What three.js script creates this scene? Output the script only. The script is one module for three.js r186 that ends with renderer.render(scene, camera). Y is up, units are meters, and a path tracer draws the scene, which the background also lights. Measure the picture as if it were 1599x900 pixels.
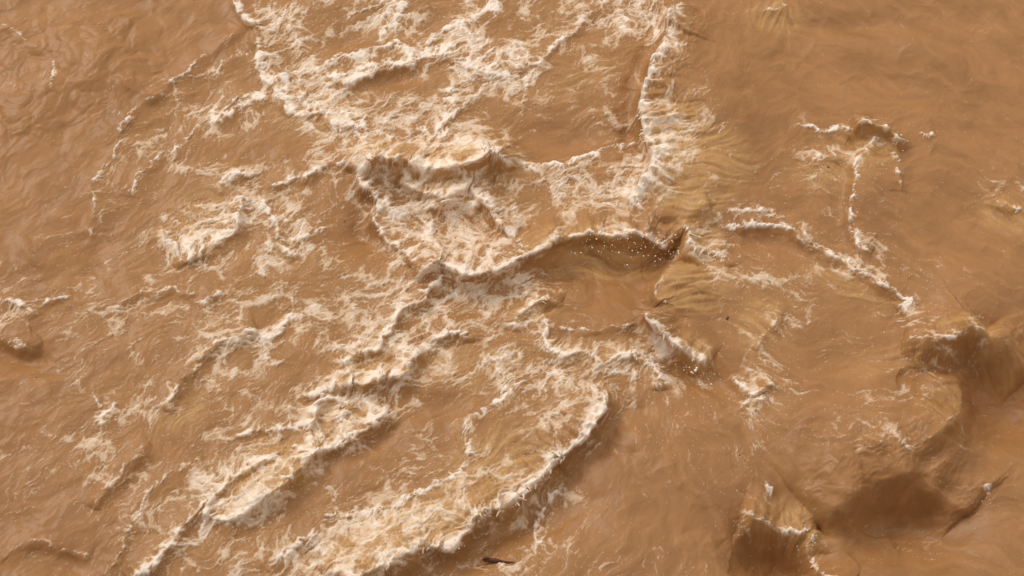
import * as THREE from 'three';
import { mergeGeometries } from 'three/addons/utils/BufferGeometryUtils.js';

// ---------------------------------------------------------------- camera, sky, sun, exposure
const scene = new THREE.Scene();
const PITCH = 64 * Math.PI / 180, FOV = 18, DIST = 21.3;
const camera = new THREE.PerspectiveCamera(FOV, 1599 / 900, 0.5, 400);
camera.position.set(0, DIST * Math.sin(PITCH), DIST * Math.cos(PITCH));
camera.lookAt(0, 0, 0);
camera.updateMatrixWorld(true);

const renderer = new THREE.WebGLRenderer({ antialias: true });
renderer.toneMapping = THREE.LinearToneMapping;
renderer.toneMappingExposure = 1.2;
renderer.shadowMap.enabled = true;

// bright overcast sky: brightest overhead, falling off evenly to the horizon all round
{
  const W = 256, Hh = 128, data = new Float32Array(W * Hh * 4);
  for (let j = 0; j < Hh; j++) for (let i = 0; i < W; i++) {
    const el = ((j + 0.5) / Hh - 0.5) * Math.PI, s = Math.max(0, Math.sin(el));
    const L = 0.98 * (1 + 2 * s) / 3, o = (j * W + i) * 4;
    data[o] = L * 1.0; data[o + 1] = L * 0.985; data[o + 2] = L * 0.965; data[o + 3] = 1;
  }
  const sky = new THREE.DataTexture(data, W, Hh, THREE.RGBAFormat, THREE.FloatType);
  sky.mapping = THREE.EquirectangularReflectionMapping;
  sky.magFilter = THREE.LinearFilter; sky.needsUpdate = true;
  scene.background = sky; scene.environment = sky;
}
const sun = new THREE.DirectionalLight(new THREE.Color(1, 0.965, 0.9), 1.25);
sun.position.set(-11, 14, -11); sun.target.position.set(0, 0, 0);
sun.castShadow = true; sun.shadow.radius = 48;
Object.assign(sun.shadow.camera, { left: -9, right: 9, top: 9, bottom: -9, near: 1, far: 60 });
sun.shadow.mapSize.set(4096, 4096);
scene.add(sun, sun.target);

// ---------------------------------------------------------------- helpers
const PX = 0.0075;                                     // one traced unit on the water, in metres
const clamp = (x, a = 0, b = 1) => x < a ? a : x > b ? b : x;
const sst = (a, b, x) => { const t = clamp((x - a) / (b - a)); return t * t * (3 - 2 * t); };
const mix = (a, b, t) => a + (b - a) * t;
let seed = 12345;
const rnd = () => { seed = (seed + 0x6d2b79f5) | 0; let t = Math.imul(seed ^ (seed >>> 15), 1 | seed); t = (t + Math.imul(t ^ (t >>> 7), 61 | t)) ^ t; return ((t ^ (t >>> 14)) >>> 0) / 4294967296; };
const perm = new Uint8Array(512), GX = new Float32Array(256), GY = new Float32Array(256), RX = new Float32Array(256), RY = new Float32Array(256);
for (let i = 0; i < 256; i++) { perm[i] = i; const a = rnd() * 6.2831853; GX[i] = Math.cos(a); GY[i] = Math.sin(a); RX[i] = rnd(); RY[i] = rnd(); }
for (let i = 255; i > 0; i--) { const j = Math.floor(rnd() * (i + 1)), t = perm[i]; perm[i] = perm[j]; perm[j] = t; }
for (let i = 0; i < 256; i++) perm[256 + i] = perm[i];
function gn(x, y) {                                     // gradient noise, about -1..1
  const xi = Math.floor(x), yi = Math.floor(y), fx = x - xi, fy = y - yi, X = xi & 255, Y = yi & 255;
  const u = fx * fx * fx * (fx * (fx * 6 - 15) + 10), v = fy * fy * fy * (fy * (fy * 6 - 15) + 10);
  const a = perm[perm[X] + Y], b = perm[perm[(X + 1) & 255] + Y], c = perm[perm[X] + ((Y + 1) & 255)], d = perm[perm[(X + 1) & 255] + ((Y + 1) & 255)];
  const n0 = GX[a] * fx + GY[a] * fy, n1 = GX[b] * (fx - 1) + GY[b] * fy, n2 = GX[c] * fx + GY[c] * (fy - 1), n3 = GX[d] * (fx - 1) + GY[d] * (fy - 1);
  return 1.45 * (n0 + u * (n1 - n0) + v * (n2 - n0 + u * (n3 - n2 - n1 + n0)));
}
const fbm = (x, y, o) => { let s = 0, a = 0.55; for (let i = 0; i < o; i++) { s += a * gn(x, y); x = x * 2.03 + 17.3; y = y * 2.03 - 9.1; a *= 0.5; } return s; };
const ridged = (x, y, o) => { let s = 0, a = 0.55; for (let i = 0; i < o; i++) { const r = 1 - Math.abs(gn(x, y)); s += a * r * r; x = x * 2.07 + 5.7; y = y * 2.07 + 11.9; a *= 0.5; } return s; };
const ridgedFine = (x, y) => { let s = 0, a = 0.42; for (let i = 0; i < 5; i++) { const r = 1 - Math.abs(gn(x, y)); s += a * r * r; x = x * 2.1 + 5.7; y = y * 2.1 + 11.9; a *= 0.64; } return s; };
function worley(x, y) {                                 // F2 - F1: zero along the walls between cells
  const xi = Math.floor(x), yi = Math.floor(y); let f1 = 9, f2 = 9;
  for (let j = -1; j < 2; j++) for (let i = -1; i < 2; i++) {
    const h = perm[perm[(xi + i) & 255] + ((yi + j) & 255)], dx = xi + i + RX[h] - x, dy = yi + j + RY[h] - y, d = dx * dx + dy * dy;
    if (d < f1) { f2 = f1; f1 = d; } else if (d < f2) f2 = d;
  }
  return Math.sqrt(f2) - Math.sqrt(f1);
}
// a point of the photograph, taken to the level y = h of the river (world x, z)
const ray = new THREE.Vector3();
function toRiver(u, v, h) {
  ray.set(u / 799.5 - 1, 1 - v / 450, 0.5).unproject(camera).sub(camera.position);
  const t = (h - camera.position.y) / ray.y;
  return [camera.position.x + ray.x * t, camera.position.z + ray.z * t];
}
// the level river seen in the photograph's frame (only to look up hand-drawn density charts)
const fwd = [Math.cos(PITCH), -Math.sin(PITCH)], TANV = Math.tan(FOV * Math.PI / 360);
function toChart(x, z) {
  const dy = -camera.position.y, dz = z - camera.position.z;
  const depth = -dz * fwd[0] + dy * fwd[1], upc = -dz * Math.sin(PITCH) + dy * Math.cos(PITCH);
  return [799.5 + 450 * x / (depth * TANV), 450 - 450 * upc / (depth * TANV)];
}

// ---------------------------------------------------------------- charts read off the photograph
// share of lacy foam, every 50 units across and down
const LACE = [
  [1,0,1,1,0,0,0,1,6,5,4,5,6,3,6,3,4,4,5,6,7,2,1,2,1,0,0,0,1,1,0,0],
  [1,1,1,1,0,1,1,3,6,6,3,2,4,3,7,8,6,4,5,3,5,2,0,0,0,0,0,0,1,0,2,0],
  [2,2,0,0,1,3,4,4,6,7,6,4,3,5,6,5,6,2,2,3,4,3,0,0,0,0,0,0,1,1,0,0],
  [0,1,0,2,3,4,5,5,4,5,7,6,6,7,5,4,3,3,4,4,4,5,3,0,1,1,1,2,1,1,1,1],
  [0,0,2,3,4,4,3,3,2,3,5,6,6,6,5,5,1,1,2,4,7,6,2,1,2,4,5,5,1,0,1,1],
  [0,1,2,4,3,3,4,5,5,4,3,5,6,7,6,5,5,6,6,7,7,3,3,2,2,4,3,2,1,1,2,3],
  [1,2,2,3,3,5,7,5,5,5,2,4,7,7,7,6,4,4,5,5,4,3,4,3,3,2,2,2,1,0,1,2],
  [2,2,2,3,3,6,7,5,6,6,3,2,6,7,6,6,3,2,2,1,1,5,4,1,2,4,3,3,2,1,0,0],
  [2,3,3,3,3,3,4,5,5,4,4,5,6,5,6,6,6,4,1,1,1,2,5,5,4,3,4,4,3,1,1,1],
  [5,4,4,4,4,5,5,4,4,5,5,5,5,6,5,5,6,2,1,1,3,1,3,4,4,3,2,2,4,3,2,1],
  [2,2,3,3,3,3,4,5,6,3,5,6,6,6,4,5,5,5,4,5,6,4,1,3,3,2,1,2,3,4,3,1],
  [1,2,3,3,4,4,5,5,4,3,5,6,6,4,5,6,6,6,6,6,6,4,3,5,3,1,1,2,3,3,1,1],
  [2,3,3,5,4,4,5,4,4,5,6,6,4,2,2,3,4,6,5,3,3,2,3,5,3,2,3,3,3,2,1,1],
  [3,3,4,4,3,3,4,4,5,6,5,3,3,3,4,4,4,5,3,1,2,3,1,2,2,3,3,4,2,1,2,1],
  [3,3,4,4,3,4,5,6,7,6,3,3,3,4,5,5,5,3,2,1,1,1,2,4,1,1,1,1,1,1,2,1],
  [2,2,3,4,4,5,6,7,6,4,3,4,5,6,6,5,4,4,2,1,1,1,2,3,1,1,1,1,1,1,2,1],
  [2,2,2,2,4,5,6,4,5,4,6,7,6,6,3,3,5,3,2,2,1,1,1,3,2,2,1,1,2,2,1,1],
  [1,1,1,2,5,5,4,5,5,6,7,7,5,3,3,4,5,3,3,2,2,2,2,2,2,3,2,1,1,1,1,1]];
// direction of the streaks in degrees, 8 x 5 over the frame
const FLOW = [
  [-20,-35,-40,-25,-30,-80,30,45],
  [-60,-55,-40,-25,-20,-70,10,50],
  [-20,-25,-25,-30,-15,20,30,20],
  [-40,-45,-40,-30,-50,60,-10,-20],
  [-40,-50,-45,-30,-45,80,-20,40]];
// local turns of the streaks: [u, v, reach, degrees]
const TURNS = [[1120,250,80,-16],[1085,440,60,-28],[1085,305,45,-3],[1180,180,70,-8],[1150,80,60,-65],[1350,620,80,-15],[1480,640,40,60],[1400,730,80,-35],[1440,780,60,8],[1570,570,50,45],[1560,640,50,-20],[620,830,110,-27],[420,740,90,-38],[330,150,120,-40],[230,260,80,-55],[700,350,50,20],[940,430,70,8],[1020,720,80,80],[900,820,70,-70],[1420,200,60,-55],[1380,130,90,25],[1530,150,80,45],[1300,80,60,15]];
function chart(G, gx, gy) {
  const R = G.length, C = G[0].length;
  gx = clamp(gx, 0, C - 1.001); gy = clamp(gy, 0, R - 1.001);
  const i = gx | 0, j = gy | 0, a = gx - i, b = gy - j;
  return mix(mix(G[j][i], G[j][i + 1], a), mix(G[j + 1][i], G[j + 1][i + 1], a), b);
}
const FC = FLOW.map(r => r.map(d => Math.cos(d * Math.PI / 90))), FS = FLOW.map(r => r.map(d => Math.sin(d * Math.PI / 90)));

// swells and hollows: [u, v, half width, half height, turn in degrees, height in metres]
const SWELLS = [
  [150,85,70,55,0,.13],[60,150,45,45,0,.07],[30,190,40,40,0,.05],[945,430,110,50,0,-.15],[705,365,62,38,0,-.16],[580,365,45,40,20,-.18],
  [1120,160,70,120,0,.3],[1085,290,55,40,0,.16],[1095,440,50,40,0,.16],[870,215,95,30,0,-.1],[800,830,130,45,-20,-.2],
  [1440,830,120,62,0,-.42],[1212,890,60,56,0,-.55],[1570,650,80,66,0,-.5],[1300,660,140,70,0,.12],[1420,640,60,50,0,.12],[1530,450,80,50,0,.14],
  [590,690,60,25,0,-.08],[665,640,65,22,0,-.1],[540,60,50,28,-25,-.06],[660,50,35,35,-30,-.06],[620,130,45,14,-10,-.05],[1080,590,70,22,20,-.2],
  [1200,375,60,25,15,-.08],[1365,290,30,70,5,.1],[100,880,60,25,0,-.08],[30,560,60,20,10,-.1],[150,385,40,25,0,-.06],[60,395,40,25,0,.05],[145,420,25,25,0,-.05],
  [300,180,60,25,-40,-.05],[1380,130,70,30,20,-.12],[1330,45,90,20,0,-.1],[1480,90,90,25,35,.1],[1560,200,60,60,40,-.08],[1500,330,80,50,0,-.08],[1030,405,26,30,0,-.12],[1250,100,60,30,40,-.05],[1300,560,90,30,0,-.05],[620,850,90,30,-25,.1],[420,740,60,30,-35,.08],[1540,840,50,60,20,.1],
  [1040,720,60,60,0,.05],[980,640,60,30,0,-.08],[450,500,30,30,0,-.05],[860,750,80,50,-40,-.1]];
// ochre, aerated water round the breaking crests, plus painted glow through thin lips: [u, v, half width, half height, turn, strength]
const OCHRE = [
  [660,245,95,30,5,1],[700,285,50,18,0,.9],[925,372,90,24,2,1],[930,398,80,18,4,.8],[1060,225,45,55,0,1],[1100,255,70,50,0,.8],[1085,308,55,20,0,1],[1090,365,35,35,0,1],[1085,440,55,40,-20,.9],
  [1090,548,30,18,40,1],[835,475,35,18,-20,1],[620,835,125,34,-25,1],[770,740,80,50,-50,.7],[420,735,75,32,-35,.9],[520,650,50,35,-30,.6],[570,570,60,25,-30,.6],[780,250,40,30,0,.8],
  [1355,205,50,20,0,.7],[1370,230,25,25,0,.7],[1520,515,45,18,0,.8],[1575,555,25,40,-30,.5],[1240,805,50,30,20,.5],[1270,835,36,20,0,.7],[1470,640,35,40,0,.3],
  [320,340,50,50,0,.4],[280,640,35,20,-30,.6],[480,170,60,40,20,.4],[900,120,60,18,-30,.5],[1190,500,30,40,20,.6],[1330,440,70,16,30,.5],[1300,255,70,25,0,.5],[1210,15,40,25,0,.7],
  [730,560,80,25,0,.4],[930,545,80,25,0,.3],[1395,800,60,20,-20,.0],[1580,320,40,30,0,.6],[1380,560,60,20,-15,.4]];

// round boils welling up, with creases between them: [u, v, half width, half height, turn, strength]
const BOILS = [[950,445,120,55,0,.9],[130,100,150,110,0,1],[40,180,80,70,0,1],[60,600,90,70,0,.5],[90,880,110,40,0,.5],[480,520,70,60,0,.4],[110,390,110,60,0,.5],[560,720,90,60,0,.5],[960,680,110,70,20,.45],[420,850,110,60,0,.6],[1130,860,90,50,0,.6],[1330,720,90,60,0,.4],[220,560,90,60,0,.4]];

// crest lines: front (+1 = right hand of travel), height m, steep width, gentle width, foam 0-1, foam width, forward lip (m), fringe of splashes 0-1, points
const CRESTS = [
  { n: 'long cream crest breaking over the dark hollow at centre', f: 1, h: 0.4, wf: 16, wb: 42, foam: .85, fw: 10, lip: 0.13, sp: .25, p: [640,408,668,400,690,394,718,408,745,412,770,405,795,392,820,381,845,376,862,364,880,359,905,355,930,352,960,354,985,352,1010,352,1032,362,1052,374] },
  { n: 'straight white ridge slanting down to the centre crest', f: 1, h: .26, wf: 10, wb: 26, foam: .9, fw: 8, lip: .05, sp: 0, p: [738,275,748,293,762,312,780,335,795,355,812,372,835,379] },
  { n: 'tangled curling splash heaped above the centre bowl', f: 1, h: 0.44, wf: 13, wb: 34, foam: .95, fw: 17, lip: .12, sp: 0.2, p: [556,258,572,242,592,234,612,236,636,240,660,246,690,250,720,243,742,240,756,228,776,226,792,234,802,246] },
  { n: 'pale lip hanging over an ochre hollow under the tangled splash', f: 1, h: .24, wf: 9, wb: 20, foam: .85, fw: 7, lip: .08, sp: .3, p: [622,270,650,285,676,292,704,291,724,284,742,274] },
  { n: 'ragged foam edge left of the centre bowl', f: 1, h: .22, wf: 9, wb: 26, foam: .8, fw: 9, lip: .05, sp: .5, p: [556,262,570,285,588,305,592,325,586,342,602,360,618,374,636,388,652,402] },
  { n: 'thin white rim at the back of the centre bowl', f: 1, h: .15, wf: 7, wb: 18, foam: .85, fw: 7, lip: .03, sp: 0, p: [660,325,675,318,692,313,712,307,732,310,748,326] },
  { n: 'short foam ridge down the left of the centre bowl', f: -1, h: .12, wf: 8, wb: 14, foam: .75, fw: 10, lip: 0, sp: 0, p: [672,328,674,348,670,368,658,384] },
  { n: 'crooked foam ridge between two small hollows left of centre', f: 1, h: .14, wf: 8, wb: 14, foam: .75, fw: 8, lip: 0, sp: .2, p: [602,284,610,300,606,318,614,332,628,342] },
  { n: 'curved foam border of the smooth pool above centre', f: -1, h: .12, wf: 9, wb: 26, foam: .8, fw: 8, lip: .02, sp: 0, p: [792,250,815,256,840,259,870,258,900,248,930,238,950,230,975,225,1004,222] },
  { n: 'tall white crest running down from the top edge', f: 1, h: 0.36, wf: 12, wb: 60, foam: 1, fw: 8, lip: .07, sp: .25, p: [1066,-12,1060,14,1050,35,1045,55,1036,80,1025,100,1020,125,1014,142,1013,165,1017,188,1024,208,1034,226] },
  { n: 'wide spray-torn foot of the tall white crest', f: 1, h: 0.36, wf: 14, wb: 46, foam: 0.95, fw: 19, lip: .08, sp: 1, p: [1015,150,1014,170,1017,188,1024,208,1034,226,1030,246,1020,266,1008,286,994,302,984,312] },
  { n: 'thin foam branch crossing the tan swell', f: 1, h: .05, wf: 7, wb: 12, foam: .6, fw: 4, lip: 0, sp: 0, p: [1036,90,1056,83,1084,74] },
  { n: 'smooth ochre hump right of the centre crest', f: 1, h: 0.26, wf: 14, wb: 34, foam: .0, fw: 6, lip: .06, sp: 0, p: [1012,316,1034,325,1060,327,1090,320,1114,312] },
  { n: 'curled splash at the right end of the centre crest', f: 1, h: .32, wf: 16, wb: 22, foam: .7, fw: 8, lip: .07, sp: .8, p: [1058,338,1078,346,1088,360,1084,378,1076,398] },
  { n: 'spiky splash thrown right of the centre hollow', f: 1, h: .2, wf: 9, wb: 18, foam: .8, fw: 10, lip: .04, sp: 1, p: [1078,394,1098,388,1116,386,1130,396,1142,412] },
  { n: 'faint foam line above the long slanting crest', f: 1, h: .07, wf: 8, wb: 18, foam: .55, fw: 6, lip: 0, sp: 0, p: [1112,338,1132,331,1160,330,1196,331,1218,340] },
  { n: 'long foam crest slanting to the right above a smooth pool', f: 1, h: .15, wf: 10, wb: 24, foam: 0.95, fw: 9, lip: .03, sp: .1, p: [1130,352,1175,350,1230,356,1260,372,1280,385,1300,396,1320,406,1338,417,1362,432,1386,446,1406,456,1421,464,1418,474,1404,484] },
  { n: 'fringed ochre wave fan right of the dark hollow', f: 1, h: .26, wf: 13, wb: 40, foam: .35, fw: 5, lip: .06, sp: .5, p: [1064,400,1052,422,1040,436,1031,452,1044,466,1040,482] },
  { n: 'tongue of cream water dripping at its lower edge', f: 1, h: 0.4, wf: 10, wb: 26, foam: .85, fw: 8, lip: .1, sp: .8, p: [1014,478,1024,492,1036,506,1050,516,1066,528,1082,542,1096,556,1110,564] },
  { n: 'thin foam lip below the broad hollow', f: 1, h: .1, wf: 9, wb: 22, foam: .5, fw: 4, lip: .02, sp: .2, p: [852,496,870,509,900,512,935,513,965,510,992,504] },
  { n: 'torn ochre lip with hanging drips beside the broad hollow', f: 1, h: 0.17, wf: 10, wb: 24, foam: .7, fw: 6, lip: .06, sp: .8, p: [800,512,804,492,815,476,835,466,862,461,880,466] },
  { n: 'branching white foam line under the broad hollow', f: 1, h: .16, wf: 9, wb: 20, foam: 0.95, fw: 9, lip: .03, sp: .4, p: [848,488,856,508,850,528,868,544,886,552,906,546,925,553,946,563,966,556,986,548,1002,556,1020,566,1030,584,1033,604] },
  { n: 'foam streak leading into the left of the branching line', f: 1, h: .08, wf: 8, wb: 14, foam: .7, fw: 5, lip: 0, sp: .2, p: [843,547,860,548,886,553] },
  { n: 'broad breaking crest with spiky splashes over the bottom hollow', f: -1, h: 0.34, wf: 14, wb: 44, foam: .95, fw: 14, lip: .11, sp: 1, p: [948,598,936,624,920,648,904,672,886,692,862,704,850,726,832,740,814,750,800,764,792,777,770,781,748,790,730,802,718,818,712,834,706,846,690,842,668,842,645,848,620,858,600,866,580,878,560,886,540,896,520,910] },
  { n: 'curled white rim along the back of the broad breaking crest', f: -1, h: 0.08, wf: 9, wb: 18, foam: 0.7, fw: 8, lip: .04, sp: .7, p: [502,834,507,814,520,806,536,810,546,804,556,797,576,806,596,800,620,795,640,781,665,770,690,756,706,750,722,738,732,722] },
  { n: 'knotted foam rim climbing above the broad breaking crest', f: -1, h: 0.08, wf: 9, wb: 18, foam: 0.65, fw: 7, lip: .04, sp: .6, p: [732,722,735,706,728,690,726,674,736,660,750,646,766,640,780,630,795,611,815,601,838,604] },
  { n: 'foam tail below the left end of the broad crest', f: 1, h: .1, wf: 8, wb: 16, foam: .75, fw: 7, lip: 0, sp: .3, p: [416,888,440,870,455,856,470,846,490,838,504,832] },
  { n: 'sharp white ridge running up from the bottom edge', f: 1, h: 0.18, wf: 10, wb: 24, foam: 1, fw: 10, lip: .05, sp: .1, p: [204,906,235,876,255,856,275,836,287,815,300,800,312,785,330,770,350,756,366,740,386,728,410,712,430,700,444,691] },
  { n: 'lumpy white front of the ochre froth bank at lower left', f: 1, h: 0.22, wf: 13, wb: 28, foam: 1, fw: 14, lip: .06, sp: .4, p: [312,786,330,800,355,805,375,796,395,781,410,770,430,760,440,745,452,735,474,716,482,702,498,691,520,690,545,678,560,667,574,654,598,641,614,630] },
  { n: 'looped foam ring between the two lower-left banks', f: 1, h: .18, wf: 9, wb: 18, foam: .8, fw: 8, lip: .04, sp: .3, p: [448,690,468,700,480,688,478,662,486,642,492,626,510,616,530,618,546,632,534,650,518,662] },
  { n: 'level white foam line behind the looped ring', f: 1, h: .1, wf: 8, wb: 16, foam: .75, fw: 7, lip: .02, sp: .1, p: [360,672,380,680,400,671,420,668,450,668,474,662,486,650] },
  { n: 'rounded white foam bank at the middle of the left diagonal', f: 1, h: 0.26, wf: 11, wb: 28, foam: 1, fw: 15, lip: .07, sp: .3, p: [468,612,490,606,500,599,535,591,550,585,562,590,576,594,590,580,600,576,616,580,632,571,636,558,642,546,654,534] },
  { n: 'winding white foam strand above the rounded bank', f: 1, h: .2, wf: 9, wb: 20, foam: 0.95, fw: 9, lip: .04, sp: .2, p: [522,574,540,559,562,546,590,540,594,522,605,512,612,496,620,481,640,470,658,466,664,450,678,438,690,424] },
  { n: 'foam crest bordering the small shaded pool below centre', f: 1, h: .18, wf: 9, wb: 22, foam: .75, fw: 7, lip: .04, sp: .4, p: [654,536,664,540,675,526,690,516,710,513,725,519,730,532] },
  { n: 'bright white breaking lip at centre left', f: 1, h: 0.2, wf: 10, wb: 26, foam: 1.1, fw: 15, lip: .06, sp: .2, p: [268,401,290,395,308,388,330,378,350,366,362,350,368,330,371,311,380,298] },
  { n: 'small upright foam edge left of the bright breaking lip', f: -1, h: .1, wf: 8, wb: 14, foam: .8, fw: 8, lip: .02, sp: .2, p: [258,352,262,370,270,384,280,396] },
  { n: 'foam arch above the bright breaking lip', f: 1, h: .12, wf: 9, wb: 18, foam: .7, fw: 7, lip: .02, sp: .2, p: [336,300,346,284,362,272,380,268,398,276] },
  { n: 'white crest line above the comb-shaped foam', f: 1, h: 0.11, wf: 9, wb: 22, foam: .85, fw: 6, lip: .04, sp: .1, p: [418,286,440,283,462,276,482,267,502,257,522,252,545,262] },
  { n: 'white spine of the comb-shaped foam', f: -1, h: .08, wf: 8, wb: 12, foam: 1.1, fw: 8, lip: 0, sp: 0, p: [400,310,416,326,426,342,432,356,442,376,452,392,462,404] },
  { n: 'lower tooth of the comb-shaped foam', f: 1, h: .05, wf: 7, wb: 10, foam: .75, fw: 5, lip: 0, sp: 0, p: [449,380,466,374,482,367,500,360,518,356] },
  { n: 'upper tooth of the comb-shaped foam', f: 1, h: .04, wf: 7, wb: 10, foam: .6, fw: 4, lip: 0, sp: 0, p: [436,352,452,342,468,328,482,322] },
  { n: 'long thin foam ridge across the upper left', f: 1, h: .12, wf: 9, wb: 24, foam: .6, fw: 5, lip: .02, sp: 0, p: [176,228,190,201,205,176,226,155,246,144,266,126,290,110,306,99,326,80,345,64,362,53,376,36] },
  { n: 'wavering foam line down the upper left', f: 1, h: .08, wf: 8, wb: 18, foam: .55, fw: 5, lip: 0, sp: .1, p: [186,215,176,240,160,262,143,284,145,310,150,330,145,350,140,368] },
  { n: 'middle foam streak of the upper left fan', f: 1, h: .08, wf: 8, wb: 18, foam: .7, fw: 5, lip: 0, sp: 0, p: [203,306,214,281,230,261,246,246,270,236,286,225,305,205,322,189,345,171,366,156,392,150] },
  { n: 'broad pale foam streak reaching the top foam field', f: 1, h: .07, wf: 9, wb: 18, foam: .75, fw: 14, lip: 0, sp: 0, p: [326,196,350,181,374,168,400,156,430,150] },
  { n: 'small foam streak below the long thin ridge', f: 1, h: .05, wf: 7, wb: 14, foam: .6, fw: 5, lip: 0, sp: 0, p: [322,124,340,108,352,97,372,88,396,83] },
  { n: 'scalloped white left edge of the top foam field', f: 1, h: .13, wf: 9, wb: 24, foam: 1, fw: 13, lip: .03, sp: .3, p: [362,-8,374,14,386,30,400,42,401,60,409,76,405,95,412,115,425,130,440,146,450,165,466,175,490,172,506,176,516,186,536,190,560,190,570,200,576,214] },
  { n: 'curled cream knot in the top foam field', f: 1, h: .14, wf: 8, wb: 16, foam: .9, fw: 8, lip: .03, sp: .2, p: [452,110,440,124,438,140,450,150,470,146,480,134] },
  { n: 'upper edge of the white diagonal band at the top', f: -1, h: .12, wf: 9, wb: 22, foam: 1, fw: 17, lip: .02, sp: .1, p: [500,98,530,90,550,86,572,80,600,72,620,68,640,80,660,82,674,62,690,46,706,36,722,34,742,24,762,14,776,-6] },
  { n: 'white billowing band below the top edge', f: 1, h: 0.13, wf: 10, wb: 26, foam: 1, fw: 19, lip: .04, sp: .2, p: [510,112,530,122,548,124,562,115,582,105,612,99,640,95,662,88,686,78,710,86,730,96,746,106,762,111,782,114,800,108] },
  { n: 'thin crest trailing right from the billowing band', f: 1, h: 0.11, wf: 9, wb: 24, foam: .75, fw: 6, lip: .03, sp: .1, p: [800,108,822,100,845,94,856,80,870,64,894,52,902,36,920,20,936,9,954,-6] },
  { n: 'squiggling white strand in the top foam field', f: -1, h: .12, wf: 8, wb: 18, foam: 1, fw: 9, lip: .02, sp: .1, p: [704,122,706,136,698,146,704,158,711,172,702,184,690,192,680,204,672,218] },
  { n: 'hooked white strand beside the squiggling strand', f: 1, h: .08, wf: 8, wb: 14, foam: 0.9, fw: 9, lip: 0, sp: 0, p: [628,216,642,204,656,200,668,214,690,214,706,206] },
  { n: 'fine edge sliding right from the squiggling strand', f: 1, h: .06, wf: 7, wb: 18, foam: .5, fw: 4, lip: .01, sp: 0, p: [712,170,730,160,748,146,764,128,784,116] },
  { n: 'thin foam strip near the top edge', f: 1, h: .05, wf: 7, wb: 12, foam: .65, fw: 5, lip: 0, sp: 0, p: [536,30,560,21,584,10,606,-4] },
  { n: 'white foam smear hanging from the top edge', f: 1, h: .05, wf: 8, wb: 12, foam: 0.95, fw: 12, lip: 0, sp: 0, p: [632,-6,624,14,616,32,606,42,594,58,586,70] },
  { n: 'white froth knob with torn edges at upper right', f: 1, h: 0.3, wf: 9, wb: 18, foam: 1, fw: 12, lip: .04, sp: .6, p: [1334,182,1354,186,1374,190,1390,196,1402,208,1412,222] },
  { n: 'level foam line leading to the white froth knob', f: 1, h: .08, wf: 8, wb: 16, foam: 0.8, fw: 5, lip: .01, sp: .1, p: [1232,196,1260,198,1285,204,1310,200,1338,199] },
  { n: 'wandering foam seam hanging from the white froth knob', f: 1, h: 0.16, wf: 8, wb: 26, foam: 0.7, fw: 5, lip: .03, sp: .3, p: [1376,204,1362,220,1351,240,1342,250,1340,276,1337,300,1333,320,1332,340,1335,356,1342,374,1351,388,1368,392] },
  { n: 'frayed foam edge right of the wandering seam', f: -1, h: .12, wf: 8, wb: 24, foam: .6, fw: 5, lip: .02, sp: .5, p: [1388,212,1398,238,1401,260,1406,296] },
  { n: 'foam ledge left of the wandering seam', f: 1, h: .1, wf: 8, wb: 18, foam: .5, fw: 5, lip: .02, sp: .1, p: [1250,256,1276,248,1302,240,1322,245,1340,250] },
  { n: 'ochre brow above the dark hollow at right', f: 1, h: 0.54, wf: 22, wb: 46, foam: 0.55, fw: 6, lip: 0.02, sp: .3, p: [1420,512,1450,518,1480,520,1510,513,1536,506,1552,494] },
  { n: 'smooth tan ridge bounding the right hollow', f: 1, h: 0.36, wf: 28, wb: 40, foam: .12, fw: 4, lip: 0.0, sp: .05, p: [1550,496,1562,528,1580,554,1604,590] },
  { n: 'rounded tan cliff over the right hollow', f: -1, h: 0.32, wf: 24, wb: 44, foam: 0.35, fw: 3, lip: 0.04, sp: 0.06, p: [1488,566,1497,600,1499,625,1490,645,1470,660,1450,680,1430,690,1400,691,1370,682,1352,668] },
  { n: 'sloping tan bank above the smooth lower right bowl', f: -1, h: 0.14, wf: 30, wb: 44, foam: .08, fw: 3, lip: 0.0, sp: 0, p: [1360,690,1354,722,1344,742,1330,764,1310,780,1292,800,1280,822] },
  { n: 'spiky splash where two lower right waves meet', f: 1, h: 0.36, wf: 14, wb: 22, foam: .75, fw: 5, lip: .05, sp: 1, p: [1284,822,1271,844,1265,860,1276,876,1292,890,1314,897,1340,906] },
  { n: 'frayed crest over the dark pit at bottom right', f: 1, h: 0.44, wf: 22, wb: 30, foam: .65, fw: 5, lip: 0.02, sp: 0.3, p: [1160,796,1178,806,1194,816,1210,827,1226,834,1246,830,1266,828,1282,824] },
  { n: 'small white fleck of foam above the bottom right pit', f: 1, h: .06, wf: 7, wb: 12, foam: .85, fw: 6, lip: 0, sp: .3, p: [1186,746,1194,754,1202,764,1204,776] },
  { n: 'white foam streak entering from the left edge', f: 1, h: .1, wf: 8, wb: 20, foam: .9, fw: 5, lip: .02, sp: 0, p: [-8,468,20,467,36,478,50,482,62,474,82,465,112,460] },
  { n: 'ochre lip over the shaded hollow at the left edge', f: 1, h: .15, wf: 10, wb: 30, foam: .4, fw: 6, lip: .03, sp: .2, p: [-10,520,14,528,34,538,48,541,62,530] },
  { n: 'foam line winding right from the left shore side', f: 1, h: .1, wf: 8, wb: 22, foam: .65, fw: 5, lip: .02, sp: .1, p: [172,488,194,468,215,456,240,456,265,450,282,456,312,455] },
  { n: 'white pointed drip of foam at left', f: 1, h: .12, wf: 8, wb: 16, foam: .95, fw: 6, lip: .02, sp: .2, p: [304,474,318,468,334,460,350,458] },
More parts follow.
